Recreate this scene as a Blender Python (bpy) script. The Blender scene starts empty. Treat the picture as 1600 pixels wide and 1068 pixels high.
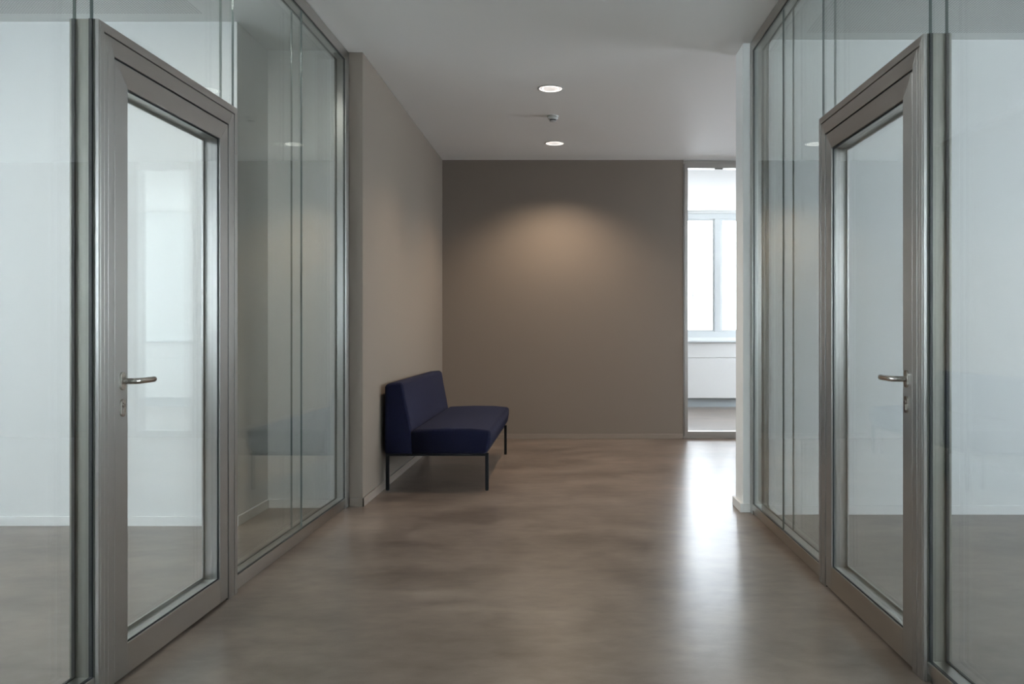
import bpy, bmesh, math, random
from mathutils import Vector, Matrix
S = bpy.context.scene
COL = S.collection
random.seed(4)

# ------------------------------------------------------------------ camera, sky, exposure
EYE = 1.2275; CEIL = 3.18; FPX = 1280.0
cam_d = bpy.data.cameras.new('camera'); cam = bpy.data.objects.new('camera', cam_d); COL.objects.link(cam)
cam.location = (0, 0, EYE); cam.rotation_euler = (math.pi/2, 0, 0)
cam_d.sensor_width = 36; cam_d.lens = FPX*36/1600
cam_d.shift_x = -89/1600; cam_d.shift_y = -17/1600
cam_d.clip_start = 0.02
S.camera = cam
S.view_settings.view_transform = 'Standard'; S.view_settings.look = 'None'
S.view_settings.gamma = 1; S.view_settings.use_curve_mapping = False
S.view_settings.exposure = 0.36

world = bpy.data.worlds.new('world'); S.world = world; world.use_nodes = True
bg = world.node_tree.nodes['Background']
bg.inputs['Color'].default_value = (0.87, 0.92, 1.0, 1); bg.inputs['Strength'].default_value = 9.0

def portal(name, loc, rot, sx, sy, power=0):
    l = bpy.data.lights.new(name, 'AREA'); l.shape = 'RECTANGLE'; l.size = sx; l.size_y = sy
    if power: l.energy = power; l.color = (.82, .89, 1.0)      # added area lamp strengthens the daylight through the opening
    else: l.cycles.is_portal = True
    o = bpy.data.objects.new(name, l); COL.objects.link(o); o.location = loc; o.rotation_euler = rot
    return o
# openings of the outer walls (x or y range, z range)
WIN_L = [(-3.4, -1.5), (-1.2, 0.7), (1.0, 2.9)]         # left room, outer wall at x = XLO
WIN_R = [(-3.4, -1.5), (-1.2, 0.7), (1.0, 2.9)]
XLO, XRO = -6.6, 6.4; YN0 = -4.5
WZ0, WZ1 = 0.95, 2.95
BWIN = [(1.02, 3.0), (4.15, 5.45)]                      # windows of the room behind the back wall
BY = 13.3; BZ0, BZ1 = 1.13, 3.14
for (a, b) in WIN_L: portal('daylight', (XLO-.3, (a+b)/2, (WZ0+WZ1)/2), (0, -math.pi/2, 0), WZ1-WZ0, b-a, 78)
for (a, b) in WIN_R: portal('daylight', (XRO+.3, (a+b)/2, (WZ0+WZ1)/2), (0, math.pi/2, 0), WZ1-WZ0, b-a, 118)
portal('daylight', (6.75, 11.4, 1.9), (0, math.pi/2, 0), 2.0, 2.4, 250)
portal('daylight', (6.75, 7.6, 1.9), (0, math.pi/2, 0), 2.0, 2.2, 110)
for (a, b) in BWIN: portal('daylight', ((a+b)/2, BY+.1, (BZ0+BZ1)/2), (-math.pi/2, 0, 0), b-a, BZ1-BZ0)

# ------------------------------------------------------------------ materials
def mat(name, col=(.8, .8, .8), rough=.5, metal=0, spec=.5, **kw):
    m = bpy.data.materials.new(name); m.use_nodes = True
    b = m.node_tree.nodes['Principled BSDF']
    b.inputs['Base Color'].default_value = (*col, 1); b.inputs['Roughness'].default_value = rough
    b.inputs['Metallic'].default_value = metal; b.inputs['Specular IOR Level'].default_value = spec
    for k, v in kw.items(): b.inputs[k.replace('_', ' ')].default_value = v
    return m
def N(m, t, **kw):
    n = m.node_tree.nodes.new(t)
    for k, v in kw.items(): setattr(n, k, v)
    return n
def L(m, a, b): m.node_tree.links.new(a, b)
def math_n(m, op, a, b=None, c=None, clamp=False):
    n = N(m, 'ShaderNodeMath', operation=op); n.use_clamp = clamp
    for i, v in enumerate((a, b, c)):
        if v is None: continue
        if isinstance(v, (int, float)): n.inputs[i].default_value = v
        else: L(m, v, n.inputs[i])
    return n.outputs[0]

def paint(name, col, bump=.04, scale=260, rough=.65):
    m = mat(name, col, rough, spec=.3)
    b = m.node_tree.nodes['Principled BSDF']
    tc = N(m, 'ShaderNodeTexCoord'); n = N(m, 'ShaderNodeTexNoise'); n.inputs['Scale'].default_value = scale
    n.inputs['Detail'].default_value = 3
    L(m, tc.outputs['Object'], n.inputs['Vector'])
    bp = N(m, 'ShaderNodeBump'); bp.inputs['Strength'].default_value = bump; bp.inputs['Distance'].default_value = .01
    L(m, n.outputs['Fac'], bp.inputs['Height']); L(m, bp.outputs['Normal'], b.inputs['Normal'])
    return m
M_taupe = paint('taupe_paint', (.20, .168, .138))
M_taupe_side = M_taupe
M_white = paint('white_paint', (.78, .79, .78))
M_ceil = paint('ceiling_paint', (.72, .71, .69))
M_bwhite = mat('white_lacquer', (.80, .80, .79), .4)
M_btaupe = mat('taupe_lacquer', (.235, .198, .165), .4)
M_winwhite = mat('window_white', (.66, .69, .70), .35)

def steel(name, grain, col=(.48, .468, .445), rough=.32, an=.75):
    m = mat(name, col, rough, 1.0); b = m.node_tree.nodes['Principled BSDF']
    b.inputs['Anisotropic'].default_value = an
    gn = N(m, 'ShaderNodeNewGeometry'); t = N(m, 'ShaderNodeVectorMath', operation='CROSS_PRODUCT')   # across the grain
    L(m, gn.outputs['True Normal'], t.inputs[0]); t.inputs[1].default_value = grain
    L(m, t.outputs[0], b.inputs['Tangent'])
    tc = N(m, 'ShaderNodeTexCoord'); mp = N(m, 'ShaderNodeMapping')
    mp.inputs['Scale'].default_value = tuple(4 if c else 700 for c in grain)
    n = N(m, 'ShaderNodeTexNoise'); n.inputs['Scale'].default_value = 1; n.inputs['Detail'].default_value = 2
    L(m, tc.outputs['Object'], mp.inputs['Vector']); L(m, mp.outputs[0], n.inputs['Vector'])
    r = N(m, 'ShaderNodeMapRange'); r.inputs['To Min'].default_value = rough-.04; r.inputs['To Max'].default_value = rough+.05
    L(m, n.outputs['Fac'], r.inputs['Value']); L(m, r.outputs[0], b.inputs['Roughness'])
    return m
M_sv = steel('brushed_steel_upright', (0, 0, 1))
M_sh = steel('brushed_steel_rail', (0, 1, 0))
M_sx = steel('brushed_steel_cross', (1, 0, 0))
M_post = steel('satin_steel_dull', (0, 0, 1), (.26, .255, .225), .5, .3)
M_handle = mat('satin_steel_handle', (.56, .53, .49), .22, 1.0)
M_black = mat('black_rubber', (.012, .014, .015), .6)
M_leg = mat('black_powder_coat', (.008, .009, .011), .6, spec=.2)
M_dark = mat('dark_grey_plastic', (.03, .035, .035), .5)
M_silicone = mat('grey_silicone_joint', (.16, .20, .19), .7, spec=.1)

def glass(name, tint, f0=.04):
    m = bpy.data.materials.new(name); m.use_nodes = True; nt = m.node_tree; nt.nodes.clear()
    out = N(m, 'ShaderNodeOutputMaterial'); mix = N(m, 'ShaderNodeMixShader')
    tr = N(m, 'ShaderNodeBsdfTransparent'); tr.inputs[0].default_value = (*tint, 1)
    gl = N(m, 'ShaderNodeBsdfGlossy'); gl.inputs['Roughness'].default_value = 0.0
    gl.inputs['Color'].default_value = (.94, 1, .97, 1)
    g = N(m, 'ShaderNodeNewGeometry'); d = N(m, 'ShaderNodeVectorMath', operation='DOT_PRODUCT')
    L(m, g.outputs['Normal'], d.inputs[0]); L(m, g.outputs['Incoming'], d.inputs[1])
    c = math_n(m, 'ABSOLUTE', d.outputs['Value']); o = math_n(m, 'SUBTRACT', 1.0, c, clamp=True)
    p = math_n(m, 'POWER', o, 5.0); f = math_n(m, 'MULTIPLY_ADD', p, 1-f0, f0)
    L(m, f, mix.inputs[0]); L(m, tr.outputs[0], mix.inputs[1]); L(m, gl.outputs[0], mix.inputs[2])
    L(m, mix.outputs[0], out.inputs[0])
    return m
M_glass = glass('partition_glass', (.970, .984, .980))
M_wglass = glass('window_glass', (.98, .99, .99))

# polished concrete
M_floor = mat('polished_concrete', (.2, .17, .14), .3, spec=.85)
def build_floor_mat():
    m = M_floor; b = m.node_tree.nodes['Principled BSDF']
    tc = N(m, 'ShaderNodeTexCoord')
    def noise(sc, det, mscale, dist=0, rot=0):
        mp = N(m, 'ShaderNodeMapping'); mp.inputs['Scale'].default_value = mscale; mp.inputs['Rotation'].default_value = (0, 0, rot)
        n = N(m, 'ShaderNodeTexNoise'); n.inputs['Scale'].default_value = sc; n.inputs['Detail'].default_value = det
        n.inputs['Distortion'].default_value = dist; n.inputs['Roughness'].default_value = .55
        L(m, tc.outputs['Object'], mp.inputs['Vector']); L(m, mp.outputs[0], n.inputs['Vector']); return n.outputs['Fac']
    a = noise(1.2, 3, (1, 1.5, 1), .3, .3); c = noise(3.2, 3, (1, 1.7, 1), .3, -.2)
    d = noise(9, 4, (1, 1.8, 1), .4, .15); e = noise(150, 2, (1, 1, 1))
    s = math_n(m, 'MULTIPLY_ADD', a, .42, math_n(m, 'MULTIPLY', c, .28)); s = math_n(m, 'MULTIPLY_ADD', d, .20, s); s = math_n(m, 'MULTIPLY_ADD', e, .07, s)
    r = N(m, 'ShaderNodeValToRGB'); L(m, s, r.inputs[0]); cr = r.color_ramp
    cr.elements[0].position = .36; cr.elements[0].color = (.100, .075, .059, 1)
    cr.elements[1].position = .62; cr.elements[1].color = (.258, .204, .165, 1)
    L(m, r.outputs[0], b.inputs['Base Color'])
    rr = N(m, 'ShaderNodeMapRange'); L(m, c, rr.inputs['Value']); rr.inputs['From Min'].default_value = .3; rr.inputs['From Max'].default_value = .7
    rr.inputs['To Min'].default_value = .276; rr.inputs['To Max'].default_value = .295; L(m, rr.outputs[0], b.inputs['Roughness'])
build_floor_mat()

# perforated acoustic ceiling
def perforated():
    m = paint('perforated_ceiling_board', (.76, .77, .76)); b = m.node_tree.nodes['Principled BSDF']
    tc = N(m, 'ShaderNodeTexCoord'); sp = N(m, 'ShaderNodeSeparateXYZ'); L(m, tc.outputs['Object'], sp.inputs[0])
    P = .018
    def cell(v): return math_n(m, 'SUBTRACT', math_n(m, 'FRACT', math_n(m, 'DIVIDE', v, P)), .5)
    x, y = cell(sp.outputs[0]), cell(sp.outputs[1])
    r = math_n(m, 'ADD', math_n(m, 'MULTIPLY', x, x), math_n(m, 'MULTIPLY', y, y))
    hole = math_n(m, 'LESS_THAN', r, .085)
    mx = N(m, 'ShaderNodeMix', data_type='RGBA'); L(m, hole, mx.inputs[0])
    mx.inputs[6].default_value = (.76, .77, .76, 1); mx.inputs[7].default_value = (.30, .31, .31, 1)
    L(m, mx.outputs[2], b.inputs['Base Color']); return m
M_perf = perforated()

def fabric():
    m = mat('navy_wool_fabric', (.018, .022, .065), .9, spec=.15); b = m.node_tree.nodes['Principled BSDF']
    b.inputs['Sheen Weight'].default_value = .06; b.inputs['Sheen Tint'].default_value = (.35, .38, .6, 1)
    tc = N(m, 'ShaderNodeTexCoord')
    n = N(m, 'ShaderNodeTexNoise'); n.inputs['Scale'].default_value = 420; n.inputs['Detail'].default_value = 2
    L(m, tc.outputs['Object'], n.inputs['Vector'])
    r = N(m, 'ShaderNodeValToRGB'); L(m, n.outputs['Fac'], r.inputs[0])
    r.color_ramp.elements[0].position = .3; r.color_ramp.elements[0].color = (.0025, .003, .012, 1)
    r.color_ramp.elements[1].position = .72; r.color_ramp.elements[1].color = (.0095, .0115, .033, 1)
    L(m, r.outputs[0], b.inputs['Base Color'])
    bp = N(m, 'ShaderNodeBump'); bp.inputs['Strength'].default_value = .3; bp.inputs['Distance'].default_value = .003
    L(m, n.outputs['Fac'], bp.inputs['Height']); L(m, bp.outputs['Normal'], b.inputs['Normal'])
    return m
M_fabric = fabric()

# ------------------------------------------------------------------ helpers
def tag(o, label=None, cat=None, group=None, kind=None):
    if label: o['label'] = label
    if cat: o['category'] = cat
    if group: o['group'] = group
    if kind: o['kind'] = kind
    return o
def empty(name, loc, rz=0):
    o = bpy.data.objects.new(name, None); COL.objects.link(o); o.location = loc; o.rotation_euler = (0, 0, rz)
    o.empty_display_size = .1; return o
class MB:
    def __init__(s): s.bm = bmesh.new(); s.mi = 0
    def box(s, x0, x1, y0, y1, z0, z1, mi=None):
        mi = s.mi if mi is None else mi
        if x0 > x1: x0, x1 = x1, x0
        if y0 > y1: y0, y1 = y1, y0
        v = [s.bm.verts.new(p) for p in [(x0,y0,z0),(x1,y0,z0),(x1,y1,z0),(x0,y1,z0),(x0,y0,z1),(x1,y0,z1),(x1,y1,z1),(x0,y1,z1)]]
        for f in [(0,3,2,1),(4,5,6,7),(0,1,5,4),(1,2,6,5),(2,3,7,6),(3,0,4,7)]:
            fc = s.bm.faces.new([v[i] for i in f]); fc.material_index = mi
        return s
    def prism(s, pts, a0, a1, axis, mi=None):
        """polygon pts in the two other axes, extruded a0..a1 along axis"""
        mi = s.mi if mi is None else mi
        def P(u, w, a):
            return {0: (a, u, w), 1: (u, a, w), 2: (u, w, a)}[axis]
        A = [s.bm.verts.new(P(u, w, a0)) for u, w in pts]; B = [s.bm.verts.new(P(u, w, a1)) for u, w in pts]
        n = len(pts); fs = [s.bm.faces.new(A), s.bm.faces.new(list(reversed(B)))]
        for i in range(n): fs.append(s.bm.faces.new([A[i], B[i], B[(i+1) % n], A[(i+1) % n]]))
        for f in fs: f.material_index = mi
        bmesh.ops.recalc_face_normals(s.bm, faces=fs)
        return s
    def lathe(s, prof, c=(0, 0, 0), n=48, mi=0, smooth=True):
        rings = []
        for r, z in prof:
            rings.append([s.bm.verts.new((c[0]+r*math.cos(2*math.pi*i/n), c[1]+r*math.sin(2*math.pi*i/n), c[2]+z)) for i in range(n)] if r > 1e-6 else [s.bm.verts.new((c[0], c[1], c[2]+z))])
        fs = []
        for A, B in zip(rings, rings[1:]):
            for i in range(n):
                j = (i+1) % n
                q = [A[i % len(A)], A[j % len(A)], B[j % len(B)], B[i % len(B)]]
                q = list(dict.fromkeys(q))
                if len(q) > 2: fs.append(s.bm.faces.new(q))
        for f in fs: f.smooth = smooth; f.material_index = mi
        bmesh.ops.recalc_face_normals(s.bm, faces=fs)
        return s
    def tube(s, pts, r, n=20, caps=True):
        pts = [Vector(p) for p in pts]; rings = []
        up = Vector((0, 0, 1))
        for i, p in enumerate(pts):
            t = (pts[min(i+1, len(pts)-1)] - pts[max(i-1, 0)]).normalized()
            a = up; b = t.cross(a).normalized(); a = b.cross(t).normalized()
            rr = r[i] if isinstance(r, (list, tuple)) else r
            rings.append([s.bm.verts.new(p + a*rr*math.cos(2*math.pi*k/n) + b*rr*math.sin(2*math.pi*k/n)) for k in range(n)])
        fs = []
        for A, B in zip(rings, rings[1:]):
            for k in range(n): fs.append(s.bm.faces.new([A[k], A[(k+1) % n], B[(k+1) % n], B[k]]))
        for f in fs: f.smooth = True
        if caps: fs += [s.bm.faces.new(rings[0]), s.bm.faces.new(list(reversed(rings[-1])))]
        bmesh.ops.recalc_face_normals(s.bm, faces=fs)
        return s
    def build(s, name, mats, parent=None, bevel=0, seg=2, loc=None):
        me = bpy.data.meshes.new(name); s.bm.to_mesh(me); s.bm.free()
        for m in (mats if isinstance(mats, (list, tuple)) else [mats]): me.materials.append(m)
        o = bpy.data.objects.new(name, me); COL.objects.link(o)
        if parent: o.parent = parent
        if loc: o.location = loc
        if bevel:
            b = o.modifiers.new('bevel', 'BEVEL'); b.width = bevel; b.segments = seg; b.limit_method = 'ANGLE'; b.angle_limit = .6
            b.harden_normals = False
            if seg > 2:
                for p in me.polygons: p.use_smooth = True
        return o
def struct(name, mb, m, label=None, cat=None, bevel=0):
    return tag(mb.build(name, m, bevel=bevel), label, cat, kind='structure')
def boxes(lst):
    mb = MB()
    for b in lst: mb.box(*b)
    return mb

# ------------------------------------------------------------------ geometry constants
KL, KR = -.0, 0
def XL(y): return -1.572 + .014*(y-3.5)
def XR(y): return 1.240 - .010*(y-4.3)
YE = 5.74          # far end of both glass partitions
YB = 9.356         # back wall of the alcove
AX = -1.446        # alcove left wall
YN = -4.5          # near end behind the camera
T = .012; BH = .06

# ------------------------------------------------------------------ the setting
struct('floor', MB().box(-6.8, 6.6, -4.7, 13.6, -.12, 0), M_floor, 'polished grey-brown concrete floor', 'floor')
struct('ceiling', boxes([(-1.60, 1.32, YN-.15, YE, CEIL, CEIL+.15), (-1.60, 6.55, YE, BY+.25, CEIL, CEIL+.15)]), M_ceil, 'plain off-white ceiling above the corridor', 'ceiling')
for nm, x0, x1, y1, lab in (('ceiling_left', XLO-.15, -1.60, YE, 'perforated white ceiling of the room left of the corridor'), ('ceiling_right', 1.32, XRO+.15, YE, 'perforated white ceiling of the room right of the corridor')):
    yy = 5.17 if x0 < 0 else 5.49
    mb = MB(); xi0, xi1 = (XLO+.15, -2.25) if x0 < 0 else (1.55, XRO-.15)
    mb.box(x0, x1, YN-.15, y1, CEIL+.005, CEIL+.15, 0)
    mb.box(xi0, xi1, YN+.15, yy-.13, CEIL-.001, CEIL+.005, 1)
    mb.box(x0, xi0, YN, y1, CEIL-.001, CEIL+.005, 0); mb.box(xi1, x1, YN, y1, CEIL-.001, CEIL+.005, 0)
    mb.box(xi0, xi1, YN, YN+.15, CEIL-.001, CEIL+.005, 0); mb.box(xi0, xi1, yy-.13, y1, CEIL-.001, CEIL+.005, 0)
    struct(nm, mb, [M_white, M_perf], lab, 'ceiling')
# alcove: taupe
struct('wall_back', boxes([(AX, 1.305, YB, YB+.15, 0, CEIL), (1.990, 6.4, YB, YB+.15, 0, CEIL)]), M_taupe, 'dark taupe back wall with a pool of downlight', 'wall')
struct('wall_left', MB().box(-1.60, AX, YE, YB+.15, 0, CEIL), M_taupe_side, 'taupe side wall behind the navy bench', 'wall')
struct('baseboard_back', boxes([(AX+T, 1.30, YB-T, YB, 0, .055), (1.995, 6.4, YB-T, YB, 0, .055)]), M_btaupe, 'taupe baseboard along the back wall', 'baseboard', .002)
struct('baseboard_left', boxes([(AX, AX+T, YE-T, YB, 0, BH), (-1.535, AX+T, YE-T, YE, 0, BH)]), M_btaupe, 'taupe baseboard running behind the navy bench', 'baseboard', .002)
# right pier and the wall behind it
struct('wall_right', MB().box(1.182, XRO+.15, 5.56, 5.80, 0, CEIL), M_white, 'narrow white wall end beside the right glass partition', 'wall')
struct('baseboard_right', boxes([(1.182-.022, 1.182, 5.56-T, 5.80+T, 0, BH), (1.182, 1.228, 5.56-T, 5.56, 0, BH)]), M_bwhite, 'white baseboard around the narrow wall end', 'baseboard', .002)
# hall to the right of the pier
struct('wall_hall', boxes([(6.4, 6.55, 5.8, 6.5, 0, CEIL), (6.4, 6.55, 8.7, YB+.25, 0, CEIL), (6.4, 6.55, 6.5, 8.7, 0, .9), (6.4, 6.55, 6.5, 8.7, 2.9, CEIL)]), M_white, 'white end wall of the hall to the right', 'wall')
# left room
struct('wall_left_room', boxes([(XLO-.15, -2.095, 5.17, YE, 0, CEIL), (-2.095, -1.60, 5.70, YE+.1, 0, CEIL)]), M_white, 'white far wall with a recess in the left room', 'wall')
struct('baseboard_left_room', boxes([(XLO, -2.095+T, 5.17-T, 5.17, 0, BH), (-2.095, -2.095+T, 5.17, 5.70, 0, BH), (-2.095+T, -1.66, 5.70-T, 5.70, 0, BH)]), M_bwhite, 'white baseboard of the left room', 'baseboard', .002)
struct('wall_right_room', MB().box(1.34, XRO, 5.49, 5.56, 0, CEIL), M_white, 'white far wall of the right room', 'wall')
struct('baseboard_right_room', MB().box(1.34, XRO, 5.49-T, 5.49, 0, BH), M_bwhite, 'white baseboard of the right room', 'baseboard', .002)
struct('wall_near', MB().box(XLO-.15, XRO+.15, YN-.15, YN, 0, CEIL), M_white, 'white end wall behind the camera', 'wall')
def window_wall(x0, x1, wins, y0, y1):
    mb = MB().box(x0, x1, y0, y1, 0, WZ0); mb.box(x0, x1, y0, y1, WZ1, CEIL)
    e = [y0] + [v for w in wins for v in w] + [y1]
    for a, b in zip(e[::2], e[1::2]): mb.box(x0, x1, a, b, WZ0, WZ1)
    return mb
struct('wall_outer_left', window_wall(XLO-.15, XLO, WIN_L, YN, 5.17), M_white, 'outer window wall of the left room', 'wall')
struct('wall_outer_right', window_wall(XRO, XRO+.15, WIN_R, YN, 5.49), M_white, 'outer window wall of the right room', 'wall')
wn = [0]
def window(axis, pos, a, b, z0, z1, mulls, label, deep=.07, fw=.07, handle=None, mw=None):
    """window in a wall; axis 0: wall plane x = pos, axis 1: wall plane y = pos"""
    wn[0] += 1; r = tag(empty('window_%d' % wn[0], ((pos, (a+b)/2, z0) if axis == 0 else ((a+b)/2, pos, z0))), label, 'window', kind='structure')
    w = (b-a)/2; h = z1-z0
    def bx(mb, u0, u1, d0, d1, v0, v1):
        if axis == 0: mb.box(d0, d1, u0, u1, v0, v1)
        else: mb.box(u0, u1, d0, d1, v0, v1)
    f = MB(); bx(f, -w, w, -deep/2, deep/2, 0, fw); bx(f, -w, w, -deep/2, deep/2, h-fw, h)
    bx(f, -w, -w+fw, -deep/2, deep/2, fw, h-fw); bx(f, w-fw, w, -deep/2, deep/2, fw, h-fw)
    f.build('window_frame', M_winwhite, r, .004)
    e = [-w+fw] + [x for m_ in mulls for x in (m_-(a+b)/2-(mw or fw)/2, m_-(a+b)/2+(mw or fw)/2)] + [w-fw]
    for m_ in mulls:
        c = m_-(a+b)/2; q = MB(); bx(q, c-(mw or fw)/2, c+(mw or fw)/2, -deep/2-.008, deep/2, fw, h-fw); q.build('mullion', M_winwhite, r, .004)
    for u0, u1 in zip(e[::2], e[1::2]):
        q = MB(); bd = .03
        bx(q, u0, u1, -deep/2+.015, deep/2-.01, fw, fw+bd); bx(q, u0, u1, -deep/2+.015, deep/2-.01, h-fw-bd, h-fw)
        bx(q, u0, u0+bd, -deep/2+.015, deep/2-.01, fw+bd, h-fw-bd); bx(q, u1-bd, u1, -deep/2+.015, deep/2-.01, fw+bd, h-fw-bd)
        sh = q.build('sash', M_winwhite, r, .004)
        g = MB(); bx(g, u0+bd, u1-bd, -.004, .004, fw+bd, h-fw-bd); g.build('window_pane', M_wglass, sh)
    return r
for a, b in WIN_L: window(0, XLO-.08, a, b, WZ0, WZ1, [(a+b)/2], 'white framed window of the left room')
for a, b in WIN_R: window(0, XRO+.08, a, b, WZ0, WZ1, [(a+b)/2], 'white framed window of the right room')
window(0, 6.48, 6.5, 8.7, .9, 2.9, [7.6], 'white framed window at the end of the right hall')
# room beyond the back wall
struct('wall_far_right', boxes([(6.4, 6.55, BY+.22, 12.6, 0, CEIL), (6.4, 6.55, YB+.25, 10.2, 0, CEIL), (6.4, 6.55, 10.2, 12.6, 0, .9), (6.4, 6.55, 10.2, 12.6, 2.9, CEIL)]), M_white, 'white side wall of the room beyond the back glazing', 'wall')
window(0, 6.48, 10.2, 12.6, .9, 2.9, [11.4], 'white framed side window of the room beyond the back glazing')
mb = MB(); mb.box(-1.6, 6.4, BY, BY+.22, 0, 1.06); mb.box(-1.6, 6.4, BY, BY+.22, BZ1, CEIL)
mb.box(-1.6, 6.4, BY+.0, BY+.22, 1.06, BZ0)
e = [-1.6] + [v for w in BWIN for v in w] + [6.4]
for a, b in zip(e[::2], e[1::2]): mb.box(a, b, BY, BY+.22, BZ0, BZ1)
struct('wall_far', mb, M_white, 'white window wall of the room beyond the back glazing', 'wall')
struct('wall_far_left', MB().box(-1.6, -1.45, YB+.15, BY, 0, CEIL), M_white, 'white left wall of the room beyond the back glazing', 'wall')
w = window(1, BY+.06, BWIN[0][0], BWIN[0][1], BZ0, BZ1, [2.42], 'bright white framed window beyond the back glazing', fw=.09, mw=.10)
h = MB(); h.box(-.015, .015, -.05, -.035, .62, .74); h.tube([(0, -.05, .70), (0, -.085, .70), (0, -.09, .69), (0, -.09, .57)], .009, 12)
h.build('window_handle', M_winwhite, w)
window(1, BY+.06, BWIN[1][0], BWIN[1][1], BZ0, BZ1, [4.8], 'second white framed window further right beyond the back glazing', fw=.09, mw=.10)
struct('trim_1', MB().box(-1.4, 6.4, BY-.16, BY, 1.045, 1.075), M_winwhite, 'white window sill beyond the back glazing', 'window sill', .005)
struct('trim_2', boxes([(-1.4, 6.4, BY-.11, BY, .80, 1.04), (-1.4, 6.4, BY-.11, BY, .15, .795)]), M_bwhite, 'white panelling under the far window sill', 'panelling', .003)
struct('baseboard_far', MB().box(-1.4, 6.4, BY-.03, BY, 0, .14), mat('grey_blue_plinth', (.42, .47, .5), .5), 'grey plinth under the far window panelling', 'baseboard')

# ------------------------------------------------------------------ glass partitions with their doors
def side_frame(side, y0, y1, z0, z1, n0, n1, wl, wr, wt, wb, mb, butt=False):
    """ring of four mitred bars in the wall plane; local x = side*n"""
    a, b = side*n0, side*n1
    mb.prism([(y0, z1), (y1, z1), (y1-wr, z1-wt), (y0+wl, z1-wt)], a, b, 0, 1)           # head
    zb = z0+wb if wb and not butt else z0
    mb.prism([(y0, z0), (y0, z1), (y0+wl, z1-wt), (y0+wl, zb)], a, b, 0, 0)
    mb.prism([(y1, z0), (y1, z1), (y1-wr, z1-wt), (y1-wr, zb)], a, b, 0, 0)
    if wb:
        if butt: mb.prism([(y0+wl, z0), (y1-wr, z0), (y1-wr, z0+wb), (y0+wl, z0+wb)], a, b, 0, 1)
        else: mb.prism([(y0, z0), (y1, z0), (y1-wr, z0+wb), (y0+wl, z0+wb)], a, b, 0, 1)
    return mb
DEP = .080
def gasket(side, y0, y1, z0, z1, n0, n1, w, parent, name='gasket'):
    mb = MB(); side_frame(side, y0, y1, z0, z1, n0, n1, w, w, w, w, mb)
    for f in mb.bm.faces: f.material_index = 0
    return mb.build(name, M_black, parent)
def partition(side, X, dy0, dy1, jy, label, ends):
    k = X(1)-X(0); r = empty('glass_partition', (X(0), 0, 0), -math.atan(k)); tag(r, label, 'partition')
    ye, yn = ends; zt, zb = 3.105, .072; sw = .075
    s = side
    mb = MB()  # top rail, mitred into the end stile
    mb.prism([(yn, CEIL-.004), (ye, CEIL-.004), (ye-sw, zt), (yn, zt)], 0, s*DEP, 0, 0); mb.build('top_rail', [M_sh], r, .001, 1)
    mb = MB(); mb.prism([(ye, 0.001), (ye, CEIL-.004), (ye-sw, zt), (ye-sw, 0.001)], 0, s*DEP, 0, 0)
    mb.build('end_stile', [M_sv], r, .001, 1)
    for a, b in ((dy1+.001, ye-sw-.001), (yn, dy0-.001)):
        mb = MB(); mb.prism([(a, .030), (b, .030), (b, zb), (a, zb)], 0, s*DEP, 0, 0)
        mb.box(s*.010, s*(DEP-.010), a, b, .001, .030)
        mb.build('bottom_rail', [M_sh], r, .001, 1)
    # panes: front and rear skins
    dt = 2.268
    segs = [(jy, ye-sw, zb, zt), (dy1, jy, zb, zt), (dy0, dy1, dt, zt), (yn, dy0, zb, zt)]
    for (a, b, c, d) in segs:
        for (n0, n1, nm) in ((.006, .016, 'front_pane'), (DEP-.016, DEP-.006, 'rear_pane')):
            g = MB().box(s*n0, s*n1, a+.0015, b-.0015, c+.001, d-.001).build(nm, M_glass, r)
    for n0, n1 in ((.006, .016), (DEP-.016, DEP-.006)):
        for y, c in ((jy, zb), (dy0, dt), (dy1, dt)):
            MB().box(s*n0, s*n1, y-.0015, y+.0015, c, zt).build('joint', M_silicone, r)
    for n0, n1 in ((.0055, .0165), (DEP-.0165, DEP-.0055)):
        mb = MB()
        w = .005
        mb.box(s*n0, s*n1, yn, ye-sw, zt-w, zt); mb.box(s*n0, s*n1, ye-sw-w, ye-sw, zb, zt-w)
        mb.box(s*n0, s*n1, dy1, ye-sw-w, zb, zb+w*.6); mb.box(s*n0, s*n1, yn, dy0, zb, zb+w*.6)
        mb.box(s*n0, s*n1, dy0-w*1.6, dy0-.001, zb+w, dt)
        mb.build('gasket', M_black, r)
    return r
def lever(s, front, y, zc, parent):
    """lever handle; s side, front True on the corridor face"""
    d = -1 if front else 1; base = (-.008 if front else DEP+.002)
    def X(n): return s*(base + d*n)
    mb = MB(); pts = []
    for i in range(32):
        a = 2*math.pi*i/32; pts.append((y+.0155*math.cos(a), zc+.0155*math.sin(a)+(.017 if math.sin(a) >= 0 else -.017)))
    mb.prism(pts, X(0), X(.009), 0)
    p = [(X(.0), y, zc), (X(.03), y, zc)]
    R = .022
    for i in range(1, 9):
        a = i/8*math.pi/2; p.append((X(.036+R*math.sin(a)), y+R*(1-math.cos(a)), zc))
    p += [(X(.0575), y+.05, zc), (X(.0565), y+.09, zc), (X(.053), y+.118, zc), (X(.051), y+.128, zc)]
    rr = [.0105]*(len(p)-1) + [.008]
    mb.tube(p, rr, 20)
    return mb.build('door_handle', M_handle, parent, .0015, 2)
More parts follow.
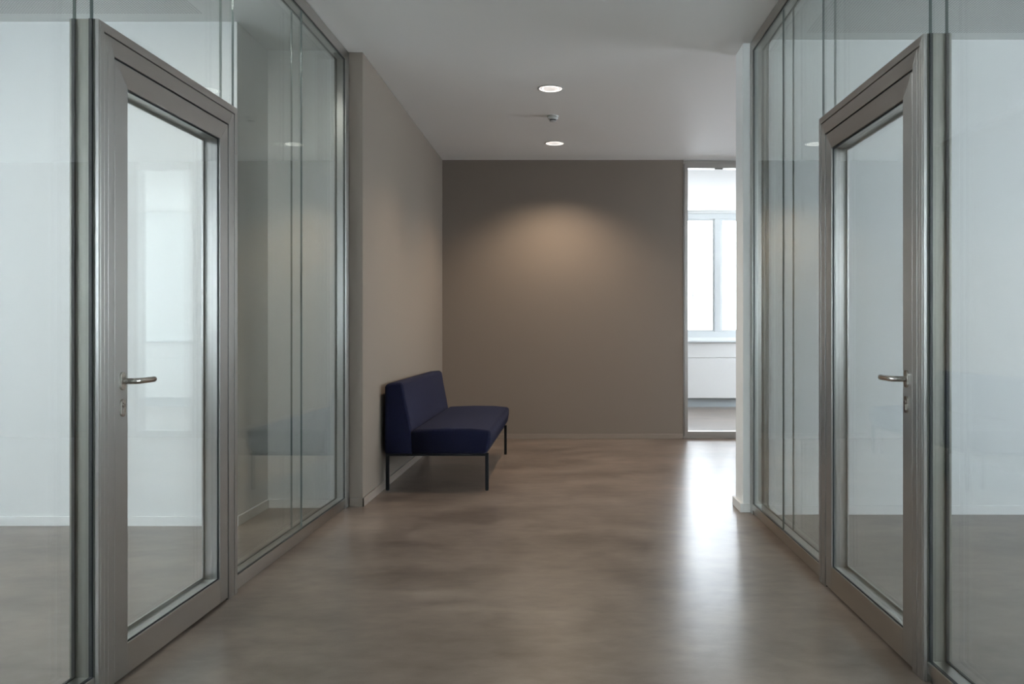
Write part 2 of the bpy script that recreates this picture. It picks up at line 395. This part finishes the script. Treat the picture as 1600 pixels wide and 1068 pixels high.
def keyplate(s, front, y, zc, parent):
    d = -1 if front else 1; base = (-.008 if front else DEP+.002)
    def X(n): return s*(base + d*n)
    mb = MB(); pts = []
    for i in range(32):
        a = 2*math.pi*i/32; pts.append((y+.014*math.cos(a), zc+.014*math.sin(a)+(.017 if math.sin(a) >= 0 else -.017)))
    mb.prism(pts, X(0), X(.009), 0, 0)
    mb.prism([(y+.0085*math.cos(2*math.pi*i/20), zc+.009+.0085*math.sin(2*math.pi*i/20)) for i in range(20)], X(.009), X(.0125), 0, 0)
    mb.prism([(y-.005, zc-.020), (y+.005, zc-.020), (y+.005, zc+.002), (y-.005, zc+.002)], X(.009), X(.0118), 0, 0)
    mb.box(X(.0120), X(.0128), y-.0012, y+.0012, zc+.004, zc+.014, 1)
    return mb.build('keyhole_plate', [M_handle, M_black], parent, .001, 2)
def door(side, X, y0, y1, n, label):
    k = X(1)-X(0); r = empty('door_%d' % n, (X(0)+0, 0, 0), -math.atan(k)); tag(r, label, 'door', kind='structure')
    s = side; zt = 2.27; FW, MW, LW = .034, .064, .080
    mb = MB()
    # outer flange, stepped, then main frame face, then dark rebate behind the grooves
    side_frame(s, y0, y1, 0.001, zt, -.012, .0, .012, .012, .012, 0, mb)
    side_frame(s, y0+.012, y1-.012, 0.001, zt-.012, -.0135, .0, FW-.012-.002, FW-.012-.002, FW-.012-.002, 0, mb)
    side_frame(s, y0+FW+.002, y1-FW-.002, 0.001, zt-FW-.002, -.0115, .0, .020, .020, MW-.004, 0, mb)
    side_frame(s, y0+FW+.023, y1-FW-.023, 0.001, zt-FW-.002, -.0125, .0, MW-.027, MW-.027, MW-.004, 0, mb)
    side_frame(s, y0, y1, 0.001, zt, .0, DEP+.006, FW+MW-.006, FW+MW-.006, FW+MW-.006, 0, mb)
    mb.bm.faces.ensure_lookup_table()
    for q in mb.bm.faces[-18:]: q.material_index = 2
    f = mb.build('door_frame', [M_sv, M_sh, M_post], r, .0012, 2)
    mb = MB(); side_frame(s, y0+FW-.004, y1-FW+.004, .001, zt-FW+.004, -.006, -.0005, MW+.006, MW+.006, MW+.006, 0, mb)
    for q in mb.bm.faces: q.material_index = 0
    sl = mb.build('door_seal', M_black, r)
    a, b, c, d = y0+FW+MW+.003, y1-FW-MW-.003, .010, zt-FW-MW-.004
    mb = MB(); side_frame(s, a, b, c, d, -.010, .060, LW, LW, LW, .108, mb, butt=True)
    side_frame(s, a+LW-.003, b-LW+.003, c+.105, d-LW+.003, .060, .068, .015, .015, .015, .015, mb)
    leaf = mb.build('door_leaf', [M_sv, M_sh], r, .0012, 2)
    gy0, gy1, gz0, gz1 = a+LW, b-LW, c+.108, d-LW
    MB().box(s*.002, s*.012, gy0, gy1, gz0, gz1).build('glass_pane', M_glass, leaf)
    MB().box(s*.046, s*.054, gy0, gy1, gz0, gz1).build('glass_pane', M_glass, leaf)
    gasket(s, gy0, gy1, gz0, gz1, -.003, .001, .005, leaf)
    hy = a+.043
    for fr in (True, False):
        lever(s, fr, hy, 1.052, leaf); keyplate(s, fr, hy, .958, leaf)
    # bottom drop seal
    MB().box(s*.004, s*.05, a+.002, b-.002, .0015, .010).build('bottom_seal', M_black, leaf)
    return r
DL0, DL1, DR0, DR1 = 2.735, 3.845, 2.868, 4.035
partition(-1, XL, DL0, DL1, 4.79, 'full-height frameless-jointed glass partition with steel rails on the left of the corridor', (YE-.004, YN+.01))
partition(1, XR, DR0, DR1, 4.76, 'full-height frameless-jointed glass partition with steel rails on the right of the corridor', (5.555, YN+.01))
door(-1, XL, DL0, DL1, 1, 'brushed steel framed glass door with lever handle, on the left of the corridor')
door(1, XR, DR0, DR1, 2, 'brushed steel framed glass door with lever handle, on the right of the corridor')

# ------------------------------------------------------------------ glazing beside the back wall
g = tag(empty('glazed_screen', (1.307, YB+.02, 0)), 'tall steel-framed glazed screen at the right end of the dark back wall', 'partition')
W = .68
mb = MB(); fw = .05
def bar(mb, x0, x1, z0, z1, y0=-.03, y1=.06, mi=0): mb.box(x0, x1, y0, y1, z0, z1, mi)
bar(mb, 0, W, CEIL-.045, CEIL-.004, -.01, .06, 1); bar(mb, .012, W, 3.085, CEIL-.045, -.03, .06, 1)
bar(mb, 0, W, .001, .035, -.012, .06, 1); bar(mb, .012, W, .035, .082, -.03, .06, 1)
bar(mb, 0, .012, .035, CEIL-.045, -.012, .06, 0); bar(mb, .012, fw, .082, 3.085, -.03, .06, 0)
mx = []
for x in mx: bar(mb, x-.025, x+.025, .082, 3.085, -.03, .06, 0)
bar(mb, W-fw, W, .082, 3.085, -.03, .06, 0)
mb.build('screen_frame', [M_sv, M_sx], g, .002, 2)
e = [fw] + [v for x in mx for v in (x-.025, x+.025)] + [W-fw]
for a, b in zip(e[::2], e[1::2]):
    MB().box(a, b, .006, .014, .082, 3.085).build('glass_pane', M_wglass, g)
MB().box(.36, .45, -.028, -.004, 3.075, 3.086).build('door_closer_tab', M_post, g)

# ------------------------------------------------------------------ bench
def bench():
    y0, y1 = 6.27, 8.20; xb = -1.42
    r = tag(empty('bench', (-1.0, (y0+y1)/2, 0)), 'navy blue upholstered bench with backrest and thin black legs against the taupe wall', 'bench')
    ox, oy = 1.0, -(y0+y1)/2
    Lh = (y1-y0)/2
    def loft(prof, name, bev, crown=0):
        mb = MB(); bm = mb.bm
        mb.prism([(x+ox, z) for x, z in prof], -Lh, Lh, 1)
        lay = bm.edges.layers.float.new('bevel_weight_edge')
        for e_ in bm.edges:
            c = (e_.verts[0].co + e_.verts[1].co)/2
            hid = all(abs(v.co.x-ox+1.204) < .004 for v in e_.verts) and c.z < .40
            e_[lay] = 0.0 if hid or e_.calc_face_angle(0) < .6 else 1.0
        o = mb.build(name, M_fabric, r, bev, 5)
        o.modifiers['bevel'].limit_method = 'WEIGHT'
        return o
    back = [(-1.415, .286), (-1.205, .286), (-1.205, .45), (-1.222, .55), (-1.252, .70), (-1.272, .825), (-1.300, .834), (-1.395, .826), (-1.412, .80)]
    o = loft(back, 'backrest', .022)
    seat = [(-1.203, .286), (-.640, .286), (-.612, .33), (-.600, .40), (-.598, .468), (-.75, .482), (-.95, .484), (-1.203, .474)]
    o = loft(seat, 'seat', .028)
    mb = MB()
    mb.box(-1.39+ox, -.645+ox, -Lh+.03, -Lh+.055, .268, .288); mb.box(-1.39+ox, -.645+ox, Lh-.055, Lh-.03, .268, .288)
    mb.box(-1.39+ox, -1.365+ox, -Lh+.055, Lh-.055, .268, .288); mb.box(-.67+ox, -.645+ox, -Lh+.055, Lh-.055, .268, .288)
    mb.build('seat_frame', M_leg, r, .001)
    for x in (-1.398, -.632):
        for yy in (-Lh+.045, Lh-.045):
            mb = MB(); mb.box(x+ox-.0125, x+ox+.0125, yy-.0125, yy+.0125, .006, .290)
            lg = mb.build('leg', M_leg, r, .002)
            MB().lathe([(0, 0), (.011, 0), (.012, .002), (.012, .007), (0, .007)], (x+ox, yy, .0), 20).build('glide', M_dark, lg)
    return r
bench()

# ------------------------------------------------------------------ ceiling fittings
M_lens = bpy.data.materials.new('lamp_lens'); M_lens.use_nodes = True
def lensmat():
    m = M_lens; b = m.node_tree.nodes['Principled BSDF']; b.inputs['Base Color'].default_value = (.9, .88, .85, 1)
    tc = N(m, 'ShaderNodeTexCoord'); v = N(m, 'ShaderNodeTexVoronoi'); v.inputs['Scale'].default_value = 62
    L(m, tc.outputs['Object'], v.inputs['Vector'])
    r = N(m, 'ShaderNodeMapRange'); r.inputs['From Max'].default_value = .8; r.inputs['To Min'].default_value = 1.0; r.inputs['To Max'].default_value = .10
    L(m, v.outputs['Distance'], r.inputs['Value']); b.inputs['Emission Color'].default_value = (1, .93, .86, 1)
    L(m, r.outputs[0], b.inputs['Emission Strength'])
lensmat()
M_refl = mat('lamp_reflector', (.85, .83, .80), .25, Emission_Strength=1.3); M_refl.node_tree.nodes['Principled BSDF'].inputs['Emission Color'].default_value = (1, .94, .88, 1)
M_det = mat('detector_plastic', (.50, .50, .49), .45)
def downlight(y, label, power):
    r = tag(empty('downlight', (-.148, y, CEIL)), label, 'ceiling light', 'corridor downlights')
    MB().lathe([(.092, .0005), (.106, .0), (.106, -.003), (.092, -.004), (.090, .0005), (.092, .0005)], n=64).build('trim_ring', M_det, r)
    MB().lathe([(.0905, -.002), (.078, .0005), (.062, -.001)], n=64).build('reflector', M_refl, r)
    MB().lathe([(.062, -.001), (.03, -.0035), (0, -.004)], n=48).build('lens', M_lens, r)
    l = bpy.data.lights.new('lamp', 'SPOT'); l.energy = power; l.color = (1, .80, .60); l.spot_size = math.radians(132); l.spot_blend = .75
    l.shadow_soft_size = .05
    o = bpy.data.objects.new('lamp', l); COL.objects.link(o); o.parent = r; o.location = (0, 0, -.06)
    return r
downlight(6.60, 'round recessed downlight in the ceiling, the one nearer the camera', 80)
downlight(8.52, 'round recessed downlight in the ceiling, the one nearer the back wall', 100)
r = tag(empty('smoke_detector', (-.146, 7.44, CEIL)), 'small round white smoke detector on the ceiling between the two downlights', 'smoke detector')
MB().lathe([(0, 0), (.052, 0), (.053, -.006), (.050, -.012), (0, -.012)], n=48).build('mounting_base', M_det, r)
MB().lathe([(0, -.012), (.047, -.012), (.047, -.026), (.040, -.034), (0, -.034)], n=48).build('housing', M_det, r)
mb = MB().lathe([(0, -.034), (.030, -.034), (.030, -.045), (0, -.045)], n=32)
mb.build('sensor_grille', M_dark, r)
MB().lathe([(0, -.045), (.032, -.045), (.030, -.051), (.012, -.055), (0, -.055)], n=32).build('sensor_cap', M_det, r)

# unseen fill light added above the left room to brighten its recess
r = tag(empty('added_fill_light', (-1.98, 3.3, CEIL)), 'added unseen fill light in the ceiling of the left room near the glass', 'ceiling light')
M_fill = mat('fill_light_glow', (.9, .9, .9), .5, Emission_Strength=26.0); M_fill.node_tree.nodes['Principled BSDF'].inputs['Emission Color'].default_value = (1, .97, .93, 1)
boxes([(-.10, -.09, -1.0, 1.0, -.012, 0), (.09, .10, -1.0, 1.0, -.012, 0), (-.09, .09, -1.0, -.99, -.012, 0), (-.09, .09, .99, 1.0, -.012, 0)]).build('housing', M_bwhite, r, .001)
MB().box(-.088, .088, -.988, .988, -.008, -.002).build('fill_panel', M_fill, r)
